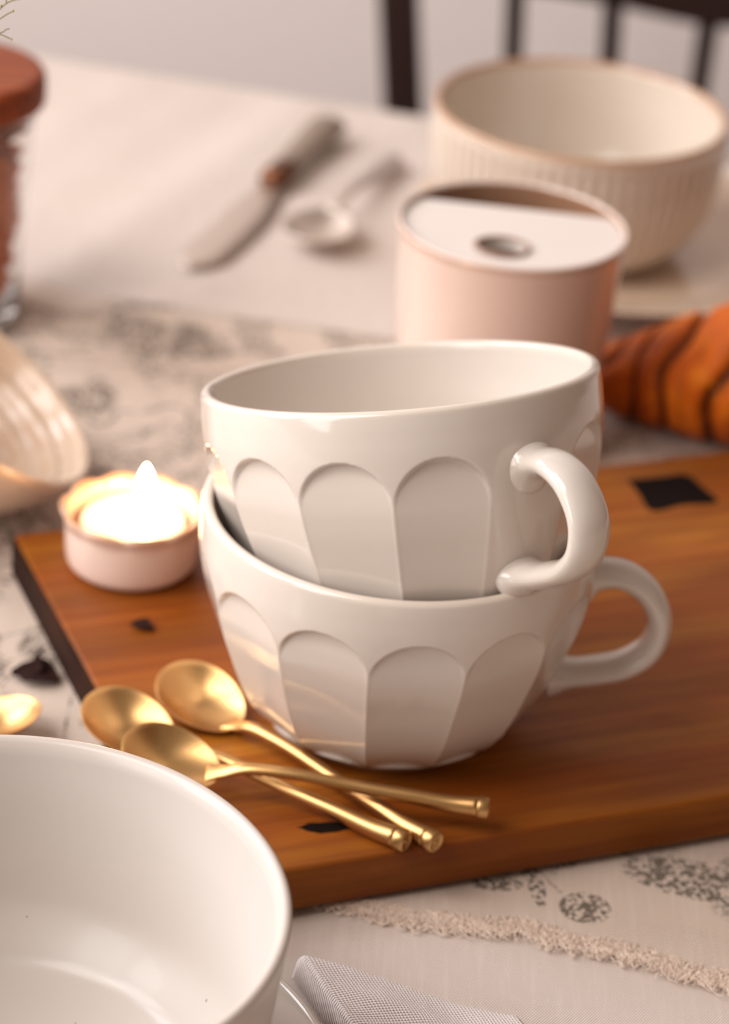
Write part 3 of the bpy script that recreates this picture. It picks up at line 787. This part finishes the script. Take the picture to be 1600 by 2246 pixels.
# ------------------------------------------------------------------ glass jar with wooden lid
jb = P(-106, 690, 0.0)
jar = thing('glass_jar', 'clear glass jar with wooden lid at the left edge of the table', 'jar', (jb.x, jb.y, 0.0020))
jd = 1.08
JH = 0.088
gp = [(0.0, 0.003), (0.018, 0.0025), (0.0215, 0.0), (0.0245, 0.0008), (0.0268, 0.005), (0.0282, 0.03), (0.0300, 0.055), (0.0318, 0.075), (0.0326, 0.083), (0.0330, JH), (0.0322, JH+0.0008), (0.0312, JH), (0.0308, 0.075), (0.0290, 0.055), (0.0272, 0.03), (0.0256, 0.009), (0.021, 0.0055), (0.002, 0.006)]
pp = catmull([(max(a, 0.001), 0, b) for a, b in gp], 4)
obj('jar_body', lathe([(max(p.x, 0.0008), p.z) for p in pp], 80), GLASS, jar)
lp = [(0.033, 0.0), (0.0352, 0.0008), (0.0362, 0.003), (0.0362, 0.0105), (0.0356, 0.0128), (0.0340, 0.0140), (0.030, 0.0142), (0.003, 0.0142)]
pp = catmull([(a, 0, b) for a, b in lp], 4)
ld = obj('lid', lathe([(p.x, p.z) for p in pp], 96), LIDW, jar); ld.location.z = JH+0.0008; ld['label'] = 'round reddish brown wooden lid'
bm = lathe([(0.0290, 0), (0.0296, 0.0015), (0.0296, 0.0085)], 64); o = obj('lid_plug', bm, LIDW, ld); o.location.z = -0.0078
# contents
bms = []
for i in range(460):
    z = 0.0118 + 0.0595*random.random(); Rz = interp(z, [0.008, 0.03, 0.055, 0.075], [0.0225, 0.0255, 0.0275, 0.0293])-0.0022
    a = random.random()*2*math.pi; rr = Rz*math.sqrt(random.uniform(0.7, 1))
    b = bmesh.new(); bmesh.ops.create_icosphere(b, subdivisions=1, radius=random.uniform(0.0026, 0.0042))
    s = random.random()*9
    for v in b.verts: v.co = v.co*(1+0.35*noise.noise(v.co*300+Vector((s, s, s)))) + Vector((rr*math.cos(a), rr*math.sin(a), z))
    bms.append(b)
core = lathe([(0.0205, 0.0095), (0.0232, 0.03), (0.0255, 0.055), (0.0255, 0.0685), (0.004, 0.069)], 32)
cont = obj('brown_sugar_lumps', join([core]+bms), SUGAR); cont.location = jar.location
tag(cont, 'reddish brown lumps filling the glass jar below its wooden lid', 'sugar', kind='stuff')

# ------------------------------------------------------------------ tilted dish at the left edge
n_c = np.array([0.682*0.956, -0.731*0.956, -0.292]); nw = Vector(n_c @ ROT).normalized()
def dish_bm():
    R, h = 0.0560, 0.030
    prof = [(0.024, 0.001), (0.0265, 0.0), (0.029, 0.0004), (0.034, 0.003), (0.044, 0.011), (0.0515, 0.020), (0.0548, 0.0262), (0.0560, h-0.0018), (0.0556, h), (0.0540, h+0.0003), (0.0525, h-0.0012), (0.0512, 0.0255), (0.0498, 0.0238), (0.0478, 0.0236), (0.0468, 0.0222), (0.0452, 0.0186), (0.0436, 0.0176), (0.0424, 0.0172), (0.0414, 0.0152), (0.0395, 0.0122), (0.033, 0.0070), (0.026, 0.0052), (0.003, 0.005)]
    pp = catmull([(a, 0, b) for a, b in prof], 5)
    return lathe([(p.x, p.z*1.4) for p in pp], 128), h*1.4
dbm, dh = dish_bm()
side = Vector((0, 1, 0)).cross(nw).normalized(); Md = Matrix((side, nw.cross(side), nw)).transposed().to_4x4()
lo, hi = 0.7, 1.3
for _ in range(40):
    dep_ = (lo+hi)/2; cpos = PD(-84, 812, dep_) - nw*dh; Md.translation = cpos
    zmin = min((Md @ v.co).z for v in dbm.verts)
    if zmin > 0.0024: lo = dep_
    else: hi = dep_
dish = thing('tilted_dish', 'small cream dish tipped on its side left of the tealight', 'dish')
obj('dish_body', dbm, DISH, dish); dish.location = Md.translation; dish.rotation_euler = Md.to_euler()
print('DISH depth', dep_, Md.translation, nw)

# ------------------------------------------------------------------ croissant behind the board
cb = [(1318, 885, 9.0), (1360, 925, 14.5), (1430, 950, 18.5), (1530, 982, 24.0), (1660, 1010, 29.0), (1800, 1010, 27.0), (1930, 960, 20.0), (2000, 900, 12.0)]
bz = [q[2]/1000 for q in cb]
cpts = []
for (u_, v_, r_) in cb:
    q = P(u_, v_, 0.0); cpts.append(Vector((q.x, q.y + r_/1000*0.50, 0.0018 + r_/1000*0.97)))
pth = catmull(cpts, 16); n = len(pth); rows = []; gro = []
for i, p in enumerate(pth):
    t = (pth[min(i+1, n-1)]-pth[max(i-1, 0)]).normalized(); s = t.cross(Vector((0, 0, 1))).normalized(); u_ = s.cross(t)
    R0 = interp(i/(n-1), np.linspace(0, 1, 8), bz)
    if i < 6: R0 *= math.sqrt(max(0.02, 1-(1-i/6)**2))
    if i > n-7: R0 *= math.sqrt(max(0.02, 1-(1-(n-1-i)/6)**2))
    row = []
    for k in range(64):
        a = 2*math.pi*k/64
        ph = i/(n-1)*8.2 - 0.50*math.sin(a-0.3) + 0.25*noise.noise(Vector((i*0.05, math.cos(a), math.sin(a))))
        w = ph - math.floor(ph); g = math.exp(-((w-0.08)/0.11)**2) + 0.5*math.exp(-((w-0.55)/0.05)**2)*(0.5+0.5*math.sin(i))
        rr = R0*(0.93 + 0.16*(w**0.5)*(1-0.35*w) - 0.10*g + 0.03*noise.noise(p*120+Vector((math.cos(a), math.sin(a), 0))))
        z = rr*math.sin(a); z = max(z, -R0*0.985)
        row.append(p + s*rr*math.cos(a)*1.05 + u_*z); gro.append(min(1, g))
    rows.append(row)
cbm = grid_surface(rows, True, False, True, True)
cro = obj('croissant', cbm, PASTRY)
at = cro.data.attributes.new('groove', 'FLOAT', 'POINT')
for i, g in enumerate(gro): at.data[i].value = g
tag(cro, 'golden brown ridged croissant at the right edge behind the board', 'pastry')

# ------------------------------------------------------------------ napkin by the near bowl
q0 = P(641, 2089, 0.010); qd = P(765, 2275, 0.009); qr = P(1130, 2225, 0.002)
v1 = qd-q0; v2 = qr-q0; v1.z = v2.z = 0
rows = []
for i in range(60):
    s = i/59*1.6; row = []
    for j in range(60):
        t = j/59
        p = q0 + v2*t + v1*s*(1-0.15*t)
        # puffed fold along the left edge and the top corner, flattening towards the right
        e = 0.0095*(1-sstep(0.0, 0.95, t))
        bulge = math.sqrt(max(0.0, 1-(1-min(1, s/0.10))**2)); lb = math.sqrt(max(0.0, 1-(1-min(1, t/0.035))**2))
        z = 0.0014 + e*min(bulge, 1.0)*lb + 0.0012*noise.noise(Vector((t*4, s*3, 1)))*min(s*3, 1) + 0.001*bulge
        row.append((p.x, p.y, max(z, 0.0010)))
    rows.append(row)
nk = obj('napkin', grid_surface(rows, False), NAP)
so = nk.modifiers.new('s', 'SOLIDIFY'); so.thickness = 0.0006; so.offset = -1
tag(nk, 'coarse white linen napkin with a puffed fold beside the near bowl', 'napkin')

# ------------------------------------------------------------------ dried leaf bits
def leaf_bm(L, Wd, curl, seed=0.0):
    rows = []
    for i in range(17):
        t = i/16; w = Wd/2*math.sin(math.pi*min(1, t*0.96+0.02))**0.8*(1+0.25*noise.noise(Vector((t*6, seed, 0))))
        row = []
        for k in range(7):
            y = (k/6*2-1)*w; row.append((L*t, y + 0.08*L*math.sin(t*3), curl*(abs(k-3)/3)**2 + curl*0.8*math.sin(math.pi*t)))
        rows.append(row)
    return grid_surface(rows, False)
lf = thing('dried_leaf', 'dark brown dried leaf on the runner left of the board', 'leaf')
a = P(24, 1474, 0.003); b = P(134, 1494, 0.003); d_ = b-a
lf.location = (a.x, a.y, 0.0022); lf.rotation_euler = (0, 0, math.atan2(d_.y, d_.x))
bm = leaf_bm(d_.length*0.95, 0.0135, 0.0014, 1.0); o = obj('blade', bm, LEAF, lf); so = o.modifiers.new('s', 'SOLIDIFY'); so.thickness = 0.0005
q = P(92, 1438, 0.006)-lf.location; Rm = Matrix.Rotation(-lf.rotation_euler.z, 4, 'Z'); q = Rm @ q
st = catmull([(0.006, 0.0, 0.0015), (0.009, 0.002, 0.0025), (q.x*0.9, q.y*0.6, 0.005), (q.x, q.y, 0.006)], 5)
obj('stalk', tube(st, [(0.0011+0.0008*(i/len(st)), 0.0006) for i in range(len(st))], 8), LEAF, lf)
cr = thing('leaf_fragment', 'small dark dried leaf fragment on the board in front of the tealight', 'leaf')
a = P(286, 1372, ZB); cr.location = (a.x, a.y, ZB+0.0002); cr.rotation_euler = (0, 0, R_(-20))
o = obj('blade', leaf_bm(0.0080, 0.0060, 0.0008, 4.0), LEAF, cr); so = o.modifiers.new('s', 'SOLIDIFY'); so.thickness = 0.0005

# ------------------------------------------------------------------ dried flower sprig, top left
sp = thing('flower_sprig', 'thin dried flower sprig with tiny buds reaching in at the top left', 'flower')
base = Vector((-0.30, 0.60, 0.0012)); sp.location = base
dsp = 0.74
def L_(u, v, k=0.0): return PD(u, v, dsp+k)-base
main = catmull([Vector((0, 0, 0)), Vector((0.02, 0.0, 0.06)), L_(-420, 260), L_(-160, 110), L_(-40, 66), L_(-2, 40)], 6)
obj('stem', tube(main, [0.0007-0.0005*i/len(main) for i in range(len(main))], 6), GREEN, sp)
def twig(pts, r=0.00018):
    p = catmull([L_(*q) for q in pts], 4); return tube(p, [r]*len(p), 6)
for pts in ([(-42, 66), (0, 20), (16, 6), (38, -2)], [(-42, 66), (0, 41), (14, 32), (27, 25)], [(14, 9), (13, -10)], [(-90, 84), (-20, 72), (2, 76), (25, 86)], [(-60, 76), (0, 72), (12, 65), (21, 63)]):
    obj('twig', twig(pts), GREEN, sp)
for (u, v, r_) in ((28, 24, 0.00042), (25, 86, 0.00034), (2, 13, 0.00040), (40, -3, 0.00042)):
    b = bmesh.new(); bmesh.ops.create_icosphere(b, subdivisions=2, radius=r_); b.transform(Matrix.Translation(L_(u, v)))
    obj('bud', b, BUD, sp)
